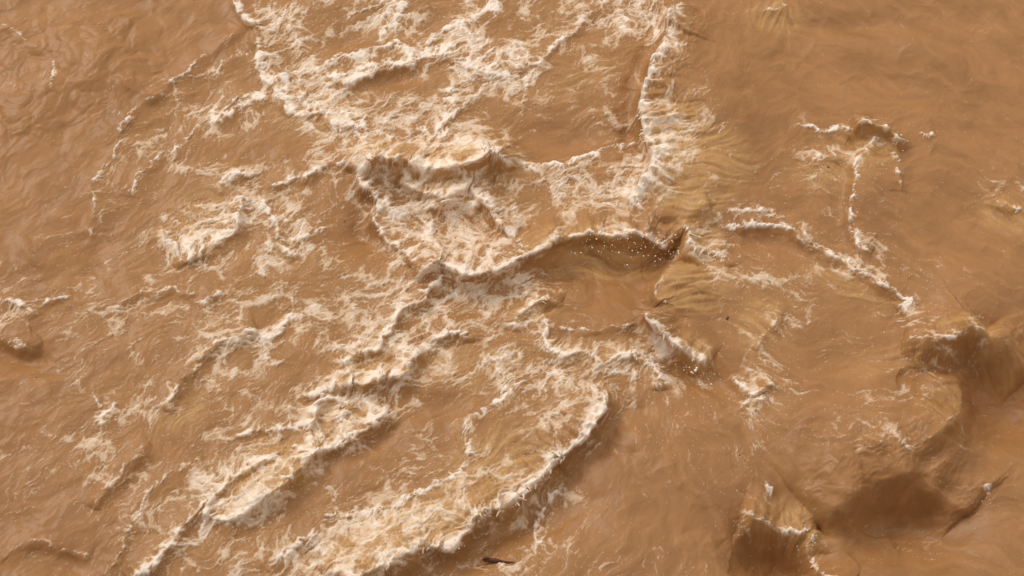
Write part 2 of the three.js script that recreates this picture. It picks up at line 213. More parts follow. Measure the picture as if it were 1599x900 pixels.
  { n: 'low scalloped ledge at the bottom left corner', f: 1, h: .1, wf: 9, wb: 34, foam: .35, fw: 5, lip: .02, sp: .1, p: [-8,872,20,856,46,842,70,845,100,856,142,862] },
  { n: 'narrow ochre ridge with a shaded side at lower left', f: 1, h: .16, wf: 9, wb: 18, foam: .4, fw: 5, lip: .03, sp: .1, p: [146,790,160,766,180,746,205,715,220,700,234,690] },
  { n: 'broken foam line beside the sharp white ridge', f: 1, h: .08, wf: 8, wb: 18, foam: .65, fw: 4, lip: .01, sp: .2, p: [160,902,180,875,190,850,200,825,218,802,222,781,240,760,252,745,276,735,300,720,320,711] },
  { n: 'short straight foam ridge at middle left', f: 1, h: .16, wf: 9, wb: 22, foam: .6, fw: 5, lip: .03, sp: .2, p: [256,640,268,612,280,592,305,570,322,549,346,530,372,522,404,508] },
  { n: 'white star-shaped foam patch at middle left', f: 1, h: .06, wf: 8, wb: 12, foam: .9, fw: 8, lip: 0, sp: .1, p: [394,536,414,529,430,520,446,506,464,488] },
  { n: 'small slanting white foam dash at lower left', f: 1, h: .05, wf: 7, wb: 12, foam: .75, fw: 5, lip: 0, sp: 0, p: [148,674,162,654,174,638,184,622] },
  { n: 'short foam dash above the slanting dash', f: 1, h: .04, wf: 7, wb: 12, foam: .75, fw: 5, lip: 0, sp: 0, p: [144,616,150,630,158,642] },
  { n: 'foam seam beside the boils at top left', f: 1, h: .08, wf: 8, wb: 18, foam: .4, fw: 5, lip: .02, sp: .1, p: [-6,38,16,42,34,54,50,68,70,76] },
  { n: 'short white foam fleck between the top left boils', f: 1, h: .04, wf: 7, wb: 10, foam: .75, fw: 4, lip: 0, sp: .1, p: [80,88,82,104,84,120,74,138] },
  { n: 'pale curved edge under the round boil at top left', f: -1, h: .06, wf: 7, wb: 18, foam: .5, fw: 3, lip: .01, sp: 0, p: [142,134,160,140,176,140,190,128,212,122] },
  { n: 'wavy seam above the round boil', f: -1, h: .06, wf: 7, wb: 18, foam: .22, fw: 3, lip: .01, sp: 0, p: [92,62,106,44,124,34,150,38,176,32,200,34,224,42,252,48] },
  { n: 'torn foam crest entering from the right edge', f: 1, h: .14, wf: 9, wb: 24, foam: .8, fw: 7, lip: .03, sp: .4, p: [1546,298,1562,314,1580,319,1606,326] },
  { n: 'lone foam bar right of the white froth knob', f: 1, h: .02, wf: 6, wb: 8, foam: .8, fw: 4, lip: 0, sp: 0, p: [1430,212,1450,213,1470,214] },
  { n: 'ring of torn spray below the dripping tongue', f: 1, h: .16, wf: 8, wb: 16, foam: .75, fw: 9, lip: .03, sp: 1, p: [1148,584,1160,602,1176,612,1192,604,1212,590] },
  { n: 'scattered spray threads under the torn ring', f: 1, h: .06, wf: 7, wb: 12, foam: .6, fw: 6, lip: 0, sp: .9, p: [1150,644,1166,634,1182,628,1198,620] },
  { n: 'rounded ochre swell edge below the spiky splash', f: 1, h: .12, wf: 8, wb: 26, foam: .5, fw: 4, lip: .02, sp: .2, p: [1178,546,1190,522,1206,506,1216,490,1214,470] },
  { n: 'small curved ochre crest at right', f: 1, h: .1, wf: 9, wb: 24, foam: .35, fw: 3, lip: .02, sp: .1, p: [1362,586,1380,583,1402,571,1424,561,1440,566,1456,570] },
  { n: 'faint foam seam left of the ochre brow', f: 1, h: .06, wf: 8, wb: 18, foam: .5, fw: 6, lip: 0, sp: .1, p: [1392,498,1412,508,1434,516,1458,512] },
  { n: 'small bright foam clump at the right of the lower bowl', f: 1, h: 0.02, wf: 6, wb: 8, foam: .9, fw: 5, lip: 0, sp: .4, p: [1530,768,1542,770,1554,778] },
  { n: 'pale foam smear hanging under the broad breaking crest', f: 1, h: .03, wf: 8, wb: 10, foam: .6, fw: 10, lip: 0, sp: 0, p: [872,758,858,782,844,802,838,828,842,856] },
  { n: 'white foam patch under the floating stick', f: 1, h: .03, wf: 8, wb: 10, foam: .8, fw: 7, lip: 0, sp: 0, p: [770,882,784,884,800,886] },
  { n: 'smooth dark wall at the back of the lower right bowl', f: 1, h: 0.5, wf: 24, wb: 70, foam: 0, fw: 3, lip: .03, sp: 0, p: [1282,806,1310,780,1345,756,1390,742,1440,748,1484,772,1512,796] },
  { n: 'smooth dark step above the lower right bowl', f: 1, h: 0.28, wf: 32, wb: 40, foam: 0, fw: 3, lip: 0, sp: 0, p: [1345,680,1380,688,1420,690,1455,678,1480,664,1498,640] },
  { n: 'small foam tuft on the tan swell at top right', f: 1, h: .08, wf: 8, wb: 18, foam: .5, fw: 7, lip: .01, sp: .2, p: [1176,12,1196,16,1214,14,1232,6] },
];

// ---------------------------------------------------------------- the river's grid: fine where the photograph looks, widening to the far water
function lines(lo, hi, step, ratio, extra) {
  const a = []; for (let x = lo; x <= hi + 1e-9; x += step) a.push(x);
  let s = step, l = a[0], r = a[a.length - 1]; const left = [], right = [];
  for (let i = 0; i < extra; i++) { s *= i < 16 ? 1.09 : ratio; l -= s; r += s; left.unshift(l); right.push(r); }
  return Float64Array.from([...left, ...a, ...right]);
}
const xs = lines(-6.7, 6.7, 0.0109, 1.3, 40), zs = lines(-4.3, 3.8, 0.0121, 1.3, 40);
const NX = xs.length, NZ = zs.length, N = NX * NZ;
const F32 = () => new Float32Array(N);
const H = F32(), DX = F32(), DZ = F32(), FO = F32(), OC = F32(), OWN = F32(), LC = F32(), WX = F32(), WZ = F32(), ST = F32(), CH = F32(), AN = F32(), BO = F32(), WI = F32(), SX = F32(), SZ = F32(), LG = F32().fill(0.5);
const ID = new Int16Array(N).fill(-1);
const inFrame = (x, z) => sst(8.6, 7.4, Math.abs(x)) * sst(6.2, 5.0, Math.abs(z));

const swells = SWELLS.map(([u, v, rx, ry, a, h]) => { const [x, z] = toRiver(u, v, h); return [x / PX, z / PX, rx, ry / Math.sin(PITCH), Math.cos(a * Math.PI / 180), Math.sin(a * Math.PI / 180), h]; });
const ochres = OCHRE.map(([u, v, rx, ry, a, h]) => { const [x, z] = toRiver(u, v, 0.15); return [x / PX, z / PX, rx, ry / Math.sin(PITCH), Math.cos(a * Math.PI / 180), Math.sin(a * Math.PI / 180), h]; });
const boils = BOILS.map(([u, v, rx, ry, a, h]) => { const [x, z] = toRiver(u, v, 0.05); return [x / PX, z / PX, rx, ry / Math.sin(PITCH), Math.cos(a * Math.PI / 180), Math.sin(a * Math.PI / 180), h]; });
const ellipse = (e, x, z) => { const dx = x - e[0], dz = z - e[1], a = (dx * e[4] + dz * e[5]) / e[2], b = (-dx * e[5] + dz * e[4]) / e[3]; return a * a + b * b; };
function swellAt(x, z) { let s = 0; for (const e of swells) { const r = ellipse(e, x, z); if (r < 6) s += e[6] * Math.exp(-r * 0.9); } return s; }

// pass 1: charts, warps, streaks, swells
for (let j = 0, k = 0; j < NZ; j++) for (let i = 0; i < NX; i++, k++) {
  const X = xs[i], Z = zs[j], x = X / PX, z = Z / PX;
  const far = Math.abs(X) > 9 || Math.abs(Z) > 7;
  const wx = 5 * gn(x / 34, z / 34) + 4.2 * gn(x / 13 + 40, z / 13) + 2.2 * gn(x / 5.5, z / 5.5 + 70);
  const wz = 5 * gn(x / 34 + 91, z / 34) + 4.2 * gn(x / 13, z / 13 + 33) + 2.2 * gn(x / 5.5 + 60, z / 5.5);
  WX[k] = x + wx; WZ[k] = z + wz;
  SX[k] = x + 5 * gn(x / 34, z / 34) + 1.6 * gn(x / 13 + 40, z / 13); SZ[k] = z + 5 * gn(x / 34 + 91, z / 34) + 1.6 * gn(x / 13, z / 13 + 33);
  let cu = 800, cv = 450;
  if (!far) [cu, cv] = toChart(X, Z);
  const lc = far ? 0.25 : chart(LACE, (cu + 18 * gn(x / 40, z / 40 + 9) - 25) / 50, (cv - 12 + 14 * gn(x / 40 + 5, z / 40) - 25) / 50) / 9;
  LC[k] = Math.min(1, lc * (1 + 0.2 * sst(0.5, 0.72, lc)));
  H[k] = (far ? 0 : swellAt(x, z)) + 0.05 * fbm(x / 170, z / 150 + 3, 2);
  // streaks drawn out along the current
  let s = 0;
  if (!far) {
    const gx = cu / 228.4, gy = cv / 225;
    let px = x, pz = z;
    let fc = chart(FC, gx, gy), fs = chart(FS, gx, gy);
    for (const [tu, tv, tr, td] of TURNS) { const r = ((cu - tu) ** 2 + (cv - tv) ** 2) / (tr * tr); if (r < 4) { const w = 3 * Math.exp(-r * 1.6); fc += w * Math.cos(td * Math.PI / 90); fs += w * Math.sin(td * Math.PI / 90); } }
    let a = 0.5 * Math.atan2(fs, fc) + 0.55 * gn(x / 120 + 8, z / 120);
    AN[k] = a;
    for (let dir = -1; dir < 2; dir += 2) {
      px = x; pz = z; let aa = a;
      for (let n = 0; n < 9; n++) {
        s += gn(px / 4.2, pz / 4.2 + 50) * 0.75 + gn(px / 11 + 31, pz / 11) * 0.9;
        aa = a + 0.8 * gn(px / 60, pz / 60 + 77) ;
        px += dir * 3.4 * Math.cos(aa); pz += dir * 3.4 * Math.sin(aa);
      }
    }
    s /= 18 * 0.32;
  }
  ST[k] = s;
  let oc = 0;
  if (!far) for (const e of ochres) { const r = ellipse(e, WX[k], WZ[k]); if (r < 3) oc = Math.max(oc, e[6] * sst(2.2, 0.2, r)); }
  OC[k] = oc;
  let bo = 0.12;
  if (!far) for (const e of boils) { const r = ellipse(e, WX[k], WZ[k]); if (r < 2) bo = Math.max(bo, e[6] * sst(1.6, 0.2, r)); }
  BO[k] = bo;
}

// pass 2: crest lines
const crestPts = [];
let hd = 0, ht = 0, hs = 1, hnx = 0, hnz = 0;
function hit(pts, n, x, z) {                            // nearest place on a crest line: distance, share of its length, side, normal
  let best = 1e9;
  for (let s = 0; s < n; s++) {
    const a = pts[s], b = pts[s + 1], ex = b.x - a.x, ez = b.z - a.z, l2 = ex * ex + ez * ez;
    const t = clamp(((x - a.x) * ex + (z - a.z) * ez) / l2), dx = x - a.x - ex * t, dz = z - a.z - ez * t, d = dx * dx + dz * dz;
    if (d < best) { best = d; ht = (s + t) / n; const l = Math.sqrt(l2); hnx = -ez / l; hnz = ex / l; hs = dx * hnx + dz * hnz >= 0 ? 1 : -1; }
  }
  hd = Math.sqrt(best);
}
CRESTS.forEach((c, ci) => {
  c.h *= c.h > 0.28 ? 0.85 : c.h > 0.21 ? 0.7 : c.h > 0.13 ? 0.55 : 0.45; if (c.foam && c.fw < 9) c.fw *= 1.35; if (c.h < 0.16) c.wf = Math.max(c.wf, 12); else c.wf *= 1.1;
  const ctl = [];
  for (let q = 0; q < c.p.length; q += 2) {
    let [x, z] = toRiver(c.p[q], c.p[q + 1], c.h * 0.9);
    const sw = swellAt(x / PX, z / PX);
    [x, z] = toRiver(c.p[q], c.p[q + 1], c.h * 0.9 + sw);
    ctl.push(new THREE.Vector3(x / PX, 0, z / PX));
  }
  const curve = new THREE.CatmullRomCurve3(ctl, false, 'centripetal');
  const len = curve.getLength(), n = Math.max(4, Math.round(len / 7)), pts = curve.getSpacedPoints(n);
  crestPts[ci] = { pts, len };
  const R = Math.max(c.wb * 3, c.fw * 4, 40);
  let x0 = 1e9, x1 = -1e9, z0 = 1e9, z1 = -1e9;
  for (const p of pts) { x0 = Math.min(x0, p.x); x1 = Math.max(x1, p.x); z0 = Math.min(z0, p.z); z1 = Math.max(z1, p.z); }
  x0 = (x0 - R) * PX; x1 = (x1 + R) * PX; z0 = (z0 - R) * PX; z1 = (z1 + R) * PX;
  for (let j = 0; j < NZ; j++) {
    if (zs[j] < z0 || zs[j] > z1) continue;
    for (let i = 0; i < NX; i++) {
      if (xs[i] < x0 || xs[i] > x1) continue;
      const k = j * NX + i;
      hit(pts, n, SX[k], SZ[k]);
      if (hd > R) continue;
      {
        const d = hd, front = hs * c.f > 0;
        const e = Math.min(1, Math.min(ht, 1 - ht) * len / (c.wb * 0.9 + 10));       // taper at the ends
        const endT = Math.sqrt(Math.max(0, e * (2 - e)));
        const vary = 0.8 + 0.42 * gn(ht * len / 42 + ci * 7.7, ci * 3.3) + 0.22 * Math.min(1, c.foam) * gn(ht * len / 13 + ci * 3.7, ci * 5.3);
        const h = c.h * endT * vary;
        let y;
        if (front) { const q = d / c.wf; y = h * (Math.exp(-q * q * 0.85) - 0.2 * Math.exp(-(q - 2.4) * (q - 2.4) * 0.6)); }
        else { const q = d / c.wb; y = h * Math.exp(-q * q * 0.7 - q * 0.5); }
        if (y > 0) CH[k] += y * y * y * y; else H[k] += y;
        if (c.lip) {
          const w = c.lip * endT * vary * Math.exp(-Math.pow(d / (front ? c.wf * 0.9 : c.wf * 1.3), 2));
          DX[k] += hnx * c.f * w; DZ[k] += hnz * c.f * w;
        }
      }
      if (!c.foam || hd > c.fw * 9 + 20) continue;
      hit(pts, n, WX[k], WZ[k]);
      const d = hd, bt = ht, front = hs * c.f > 0;
      // foam riding on the crest and trailing behind it
      const tip = sst(0, 1, Math.min(bt, 1 - bt) * len / 16 + 0.15);
      const fw = c.fw * (0.75 + 0.5 * gn(bt * len / 23 + ci * 5.1, 40 + ci));
      const gap = sst(-0.75, 0.15, gn(bt * len / 17 + ci * 2.3, 77 + ci) + 0.5 * gn(bt * len / 7, 13 + ci));
      const core = Math.exp(-Math.pow(d / (front ? fw * 0.55 : fw * 0.8), 2));
      const trail = front ? Math.exp(-Math.pow(d / (fw * 0.6), 2)) : Math.exp(-d / (fw * 2.4));
      const own = c.foam * tip * (0.8 * core * (0.5 + 0.5 * gap) + 0.45 * trail);
      if (own > OWN[k]) { OWN[k] = own; if (own > 0.1) ID[k] = ci; }
    }
  }
});

// pass 3: foam pattern and fine relief
const FT = 0.14;                                        // foam thinner than this lets the water show
for (let j = 0, k = 0; j < NZ; j++) for (let i = 0; i < NX; i++, k++) {
  const X = xs[i], Z = zs[j], x = X / PX, z = Z / PX;
  const far = Math.abs(X) > 9 || Math.abs(Z) > 7;
  const lc = LC[k], own = OWN[k], st = ST[k];
  const turb = clamp(lc * 1.1 + own * 0.7);
  const sx = x + 15 * gn(x / 60 + 3, z / 60) + 5 * gn(x / 24, z / 24 + 12), sz = z + 15 * gn(x / 60, z / 60 + 21) + 5 * gn(x / 24 + 44, z / 24);
  const qx = sx + 3 * gn(x / 9 + 2, z / 9) + 1.3 * gn(x / 4, z / 4 + 8), qz = sz + 3 * gn(x / 9, z / 9 + 6) + 1.3 * gn(x / 4 + 81, z / 4);
  const tx = sx + 2.4 * gn(x / 9 + 2, z / 9) + 0.8 * gn(x / 4, z / 4 + 8), tz = sz + 2.4 * gn(x / 9, z / 9 + 6) + 0.8 * gn(x / 4 + 81, z / 4);
  let f = 0, fil = 0.53, small = 0.5, wisp = 0.5, rip = 0.5;
  if (!far) {
    let ang = AN[k] / (Math.PI / 6); ang -= Math.floor(ang / 6) * 6;
    const a0 = Math.floor(ang), wb = sst(0.2, 0.8, ang - a0);
    let cell = 0, mid = 0, fine = 0, lng = 0; fil = 0; small = 0; wisp = 0; rip = 0;
    for (let n = 0; n < 2; n++) {
      const w = n ? wb : 1 - wb; if (w < 0.01) continue;
      const id = (a0 + n) % 6, th = id * Math.PI / 6, c = Math.cos(th), s = Math.sin(th);
      const u = (qx * c + qz * s) / 1.75 + id * 37, v = (-qx * s + qz * c) * 1.05 + id * 19;
      { const ua = (tx * c + tz * s) / 1.7 + id * 37, va = (-tx * s + tz * c) * 1.05 + id * 19; cell += w * worley(ua / 46, va / 46); mid += w * worley(ua / 21 + 31, va / 21); } small += w * worley(u / 11 + 9, v / 11); fil += w * ridgedFine(u / 27 + 4, v / 27);
      wisp += w * ridged(u / 75 + 14, v / 40, 3); { const u2 = (sx * c + sz * s) / 80 + id * 11, v2 = (-sx * s + sz * c) / 15 + id * 7 + 0.12 * gn(x / 6, z / 6); lng += w * ridged(u2, v2, 3); } rip += w * ridged(((sx * c + sz * s) / 26) + id * 5, (-sx * s + sz * c) / 11 + id * 23, 2) * 1.1; fine += w * ridged(u / 11 + 3, v / 11 + 8, 2) * 1.25;
    }
    const con = 1 / Math.sqrt(wb * wb + (1 - wb) * (1 - wb));
    fil = 0.56 + (fil - 0.56) * con; fine = 0.56 + (fine - 0.56) * con; lng = 0.5 + (lng - 0.5) * con; LG[k] = lng; rip = 0.5 + (rip - 0.5) * con; wisp = 0.5 + (wisp - 0.5) * con;
    const clump = fbm(x / 58 + 7, z / 58, 3);
    const cov = clamp(lc * 1.08 + clump * 0.5 * Math.min(1, lc * 2.5) + 0.35 * own);
    const veil = clamp(1.3 - cell / (0.1 + 0.75 * cov));
    const web = sst(0.36, 0.92, fil), dots = 1 - clamp(small / 0.32), line = sst(0.6, 0.86, fil), hair = sst(0.62, 0.95, fine);
    const grain = 0.5 * gn(x / 3.1, z / 3.1 + 5) + 0.5 * gn(x / 1.8 + 9, z / 1.8);
    const long = sst(0.6, 0.88, lng) * sst(0.05, 0.4, lc) * (0.45 + 0.9 * clamp(0.5 + clump));
    const wallA = sst(0.05 + 0.2 * cov, 0, cell * (1.25 - 0.4 * web)), wallB = sst(0.04 + 0.22 * cov, 0, mid * (1.3 - 0.5 * web)) * sst(0.15, 0.6, cov) * veil;
    const net = Math.max(wallA * sst(0.18, 0.45, cov + 0.5 * clump), 0.85 * wallB) * (0.25 + 0.75 * sst(0.28, 0.58, cov));
    const fl = (net * (0.4 + 0.5 * web + 0.25 * hair) * (0.28 + 0.75 * cov) + veil * (0.18 * web + 0.22 * line * cov + 0.2 * hair * cov) * (0.1 + cov)) * (1 + 0.4 * grain) + sst(0.45, 0.85, cov) * veil * (web * 0.4 + line * 0.3) + long * (0.2 + 0.16 * hair) * (1 + 0.5 * grain) + sst(0.66, 0.92, lng) * clamp(0.35 + 1.2 * clump) * 0.3 * (1 + 0.7 * grain);
    const b = own * (0.2 + 0.72 * web + 0.5 * line + 0.3 * hair + 0.35 * net) * (1 + 0.35 * grain);
    const fc = sst(0.1, 1.0, b);
    const cap = 0.7 + 0.34 * sst(0.4, 0.7, lc);
    f = 1 - (1 - clamp(cap * (1 - Math.exp(-fl * 1.3 / cap)) * (0.84 + 0.3 * hair + 0.2 * grain), 0, 1)) * (1 - fc);
  }
  WI[k] = wisp;
  // single bubbles and flecks
  if (!far) {
    const sp = gn(x / 1.9 + 13, z / 1.9) * 0.75 + gn(x / 3.6, z / 3.6 + 40) * 0.55;
    const sd = clamp(0.12 + lc * 1.1 + 0.35 * fbm(x / 40, z / 40 + 60, 2));
    f = Math.max(f, f + sst(0.56 - sd * 0.32, 0.9 - sd * 0.3, sp) * (0.26 + 0.26 * sd) * (1 - f));
  }
  FO[k] = f * sst(7.9, 7.0, Math.abs(X)) * sst(5.5, 4.6, Math.abs(Z));
  let y = H[k] + Math.pow(CH[k], 0.25);
  // relief of the moving water
  const chop = far ? 0.5 : 1;
  y += chop * (0.026 * fbm(sx / 60 + 3, sz / 60, 2) * (0.7 + 0.6 * turb) + 0.015 * turb * (ridged(sx / 24, sz / 24 + 5, 2) - 0.5) + 0.042 * (1 - 0.6 * turb) * (ridged(sx / 120 + 9, sz / 105, 2) - 0.5) + 0.002 * st * (0.2 + turb) + 0.014 * (wisp - 0.5) + 0.0028 * (1 - turb) * gn(sx / 15 + 4, sz / 15) + (far ? 0 : 0.013 * (rip - 0.5) * (0.1 + 0.1 * BO[k] + 1.0 * sst(0.02, 0.16, Math.pow(CH[k], 0.25)) + 0.6 * clamp(0.2 + fbm(x / 90 + 50, z / 90, 2)))));
  if (BO[k] > 0.05 && !far) y += BO[k] * 0.055 * (Math.min(0.5, Math.abs(gn(sx / 66 + 5, sz / 66))) + 0.45 * Math.min(0.4, Math.abs(gn(sx / 30, sz / 30 + 30))) + 0.1 * Math.abs(gn(sx / 14, sz / 14 + 3)) - 0.32);
  y += 0.007 * turb * turb * gn(qx / 7, qz / 7) + 0.011 * OC[k] * st;
  H[k] = y;
}

// ---------------------------------------------------------------- meshes from the grid
const posW = new Float32Array(N * 3), posF = new Float32Array(N * 3), colW = new Float32Array(N * 3), colF = new Float32Array(N * 3);
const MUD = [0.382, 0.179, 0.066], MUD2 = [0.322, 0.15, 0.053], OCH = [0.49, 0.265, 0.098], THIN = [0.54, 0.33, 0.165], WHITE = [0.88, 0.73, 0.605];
for (let j = 0, k = 0; j < NZ; j++) for (let i = 0; i < NX; i++, k++) {
  const X = xs[i] + DX[k], Z = zs[j] + DZ[k], o = k * 3, f = FO[k];
  posW[o] = X; posW[o + 1] = H[k]; posW[o + 2] = Z;
  const x = xs[i] / PX, z = zs[j] / PX;
  const bub = f * (0.003 * gn(x / 2.4, z / 2.4) + 0.007 * gn(x / 5, z / 5 + 9));
  posF[o] = X; posF[o + 1] = H[k] + (f - FT) * 0.028 + bub; posF[o + 2] = Z;
  const silt = clamp(0.3 + 0.4 * fbm(x / 110 + 20, z / 110, 3) + 0.07 * ST[k] + 1.7 * (WI[k] - 0.5) + 0.5 * (LG[k] - 0.5), -0.3, 1.7);
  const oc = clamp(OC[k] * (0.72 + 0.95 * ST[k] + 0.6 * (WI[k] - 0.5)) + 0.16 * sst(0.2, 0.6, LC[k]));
  const g = clamp((f - FT) / (0.98 - FT));
  for (let c = 0; c < 3; c++) {
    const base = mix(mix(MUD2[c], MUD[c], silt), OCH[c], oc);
    colW[o + c] = base;
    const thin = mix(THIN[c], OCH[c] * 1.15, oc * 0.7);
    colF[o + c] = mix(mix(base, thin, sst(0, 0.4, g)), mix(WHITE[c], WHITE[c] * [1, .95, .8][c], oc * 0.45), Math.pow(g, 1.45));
  }
}
function gridNormals(p) {
  const n = new Float32Array(N * 3);
  for (let j = 0; j < NZ; j++) for (let i = 0; i < NX; i++) {
    const k = j * NX + i, a = (j * NX + Math.max(0, i - 1)) * 3, b = (j * NX + Math.min(NX - 1, i + 1)) * 3, c = (Math.max(0, j - 1) * NX + i) * 3, d = (Math.min(NZ - 1, j + 1) * NX + i) * 3;
    const ax = p[b] - p[a], ay = p[b + 1] - p[a + 1], az = p[b + 2] - p[a + 2], bx = p[d] - p[c], by = p[d + 1] - p[c + 1], bz = p[d + 2] - p[c + 2];
    let nx = by * az - bz * ay, ny = bz * ax - bx * az, nz = bx * ay - by * ax; const l = Math.hypot(nx, ny, nz) || 1;
    n[k * 3] = nx / l; n[k * 3 + 1] = ny / l; n[k * 3 + 2] = nz / l;
  }
  return n;
}
const waterMat = new THREE.MeshPhysicalMaterial({ name: 'muddy_water', color: 0xffffff, vertexColors: true, roughness: 0.4, ior: 1.33, specularIntensity: 0.9, side: THREE.DoubleSide });
const foamMat = new THREE.MeshStandardMaterial({ name: 'foam', color: 0xffffff, vertexColors: true, roughness: 0.75, side: THREE.DoubleSide });
const set = (o, name, data) => { o.name = name; Object.assign(o.userData, data); o.traverse(m => { if (m.isMesh) { m.castShadow = true; m.receiveShadow = true; } }); return o; };
{
  const idx = new Uint32Array((NX - 1) * (NZ - 1) * 6); let t = 0;
  for (let j = 0; j < NZ - 1; j++) for (let i = 0; i < NX - 1; i++) {
    const a = j * NX + i, b = a + 1, c = a + NX, d = c + 1;
    idx[t++] = a; idx[t++] = c; idx[t++] = b; idx[t++] = b; idx[t++] = c; idx[t++] = d;
  }
  const g = new THREE.BufferGeometry();
  g.setAttribute('position', new THREE.BufferAttribute(posW, 3));
  g.setAttribute('normal', new THREE.BufferAttribute(gridNormals(posW), 3));
  g.setAttribute('color', new THREE.BufferAttribute(colW, 3));
  g.setIndex(new THREE.BufferAttribute(idx, 1));
  scene.add(set(new THREE.Mesh(g, waterMat), 'river_water', { kind: 'structure', label: 'churning brown river water carrying mud and silt', category: 'water' }));
}
const nrmF = gridNormals(posF);
function patchMesh(quads, material) {
  const map = new Map(), P = [], Q = [], C = [], I = [];
  const v = k => { let n = map.get(k); if (n === undefined) { n = map.size; map.set(k, n); const o = k * 3; P.push(posF[o], posF[o + 1], posF[o + 2]); Q.push(nrmF[o], nrmF[o + 1], nrmF[o + 2]); C.push(colF[o], colF[o + 1], colF[o + 2]); } return n; };
  for (const a of quads) { const A = v(a), B = v(a + 1), Cc = v(a + NX), D = v(a + NX + 1); I.push(A, Cc, B, B, Cc, D); }
  const g = new THREE.BufferGeometry();
  g.setAttribute('position', new THREE.Float32BufferAttribute(P, 3)); g.setAttribute('normal', new THREE.Float32BufferAttribute(Q, 3)); g.setAttribute('color', new THREE.Float32BufferAttribute(C, 3)); g.setIndex(I);
  return new THREE.Mesh(g, material);
}
const quadsOf = CRESTS.map(() => []), loose = [];
let nq = 0;
for (let j = 0; j < NZ - 1; j++) for (let i = 0; i < NX - 1; i++) {
  const k = j * NX + i, m = Math.max(FO[k], FO[k + 1], FO[k + NX], FO[k + NX + 1]);
  if (m < FT) continue;
  nq++;
  const id = ID[k];
  if (id >= 0 && OWN[k] > 0.22) quadsOf[id].push(k); else loose.push(k);
}
quadsOf.forEach((list, ci) => {                        // each crest keeps its one continuous sheet; torn-off scraps join the loose foam
  const left = new Set(list); let best = [];
  const parts = [];
  for (const k0 of list) {
    if (!left.has(k0)) continue;
    const part = [], stack = [k0]; left.delete(k0);
    while (stack.length) { const k = stack.pop(); part.push(k); for (const d of [1, -1, NX, -NX]) if (left.has(k + d)) { left.delete(k + d); stack.push(k + d); } }
    parts.push(part); if (part.length > best.length) best = part;
  }
  for (const part of parts) if (part !== best) for (const k of part) loose.push(k);
  quadsOf[ci] = best;
});
console.log('grid', NX, NZ, 'tris', (NX - 1) * (NZ - 1) * 2, 'foam tris', nq * 2);
scene.add(set(patchMesh(loose, foamMat), 'surface_foam', { kind: 'stuff', label: 'lacy tan foam webs and flecks drifting over the whole river', category: 'foam' }));

// splashes: tapering threads of water thrown off the crests
const nearest = (arr, v) => { let lo = 0, hi = arr.length - 1; while (hi - lo > 1) { const m = (lo + hi) >> 1; if (arr[m] < v) lo = m; else hi = m; } return v - arr[lo] < arr[hi] - v ? lo : hi; };
function thread(p0, dir, len, r) {
  const pts = [], g = 0.35 + rnd() * 0.5, side = new THREE.Vector3(rnd() - 0.5, 0, rnd() - 0.5).multiplyScalar(len * 0.7);
  for (let i = 0; i <= 5; i++) { const t = i / 5; pts.push(new THREE.Vector3().copy(p0).addScaledVector(dir, len * t).addScaledVector(side, t * t).add(new THREE.Vector3(0, -g * len * t * t, 0))); }
  const geo = new THREE.TubeGeometry(new THREE.CatmullRomCurve3(pts), 6, r, 5, false), P = geo.attributes.position, c = new THREE.Vector3(), path = geo.parameters.path;
  for (let s = 0; s <= 6; s++) {
    path.getPointAt(s / 6, c); const t = s / 6, k = s === 6 ? 0.25 : mix(2.2, 0.45, Math.pow(t, 0.5)) * (s === 5 ? 1.35 : 1) * (0.85 + 0.3 * rnd());
    for (let q = 0; q <= 5; q++) { const n = s * 6 + q; P.setXYZ(n, c.x + (P.getX(n) - c.x) * k, c.y + (P.getY(n) - c.y) * k, c.z + (P.getZ(n) - c.z) * k); }
  }
  geo.deleteAttribute('uv'); geo.computeVertexNormals();
  return geo;
}
const sprayMat = new THREE.MeshPhysicalMaterial({ name: 'spray', color: new THREE.Color().setRGB(0.82, 0.64, 0.46), roughness: 0.4, ior: 1.33 });
CRESTS.forEach((c, ci) => {
  if (!quadsOf[ci].length && !c.sp) return;
  const root = new THREE.Group(), { pts, len } = crestPts[ci];
  if (quadsOf[ci].length) root.add(set(patchMesh(quadsOf[ci], foamMat), 'foam_sheet', {}));
  if (c.sp) {
    const geos = [], count = Math.round(len * Math.max(0, c.sp - 0.25) / 9);
    for (let s = 0; s < count; s++) {
      const t = (0.12 + 0.76 * rnd()) * (pts.length - 1), a = Math.floor(Math.min(t, pts.length - 2)), p = pts[a].clone().lerp(pts[a + 1], t - a);
      const tx = pts[a + 1].x - pts[a].x, tz = pts[a + 1].z - pts[a].z, l = Math.hypot(tx, tz), nx = -tz / l * c.f, nz = tx / l * c.f;
      const off = (rnd() - 0.5) * c.fw * 0.9 + 2;
      const k = nearest(zs, (p.z + nz * off) * PX) * NX + nearest(xs, (p.x + nx * off) * PX);
      if (FO[k] < 0.3 && rnd() < 0.7) continue;
      const lift = 0.2 + rnd() * 0.9, sway = (rnd() - 0.5) * 1.5;
      const dir = new THREE.Vector3(nx + sway * nz, lift, nz - sway * nx).normalize();
      const big = rnd() * rnd();
      geos.push(thread(new THREE.Vector3(posF[k * 3], posF[k * 3 + 1] - 0.012, posF[k * 3 + 2]), dir, (3 + 8 * big * (0.5 + c.sp)) * PX, (0.8 + 0.8 * rnd()) * PX));
    }
    if (geos.length) root.add(set(new THREE.Mesh(mergeGeometries(geos), sprayMat), 'spray_fringe', { kind: 'stuff' }));
  }
  if (!root.children.length) return;
  scene.add(set(root, ci ? 'foam_crest_' + String(ci).padStart(3, '0') : 'foam_crest', { label: c.n, category: 'foam crest', group: 'foam crests on the muddy river' }));
});

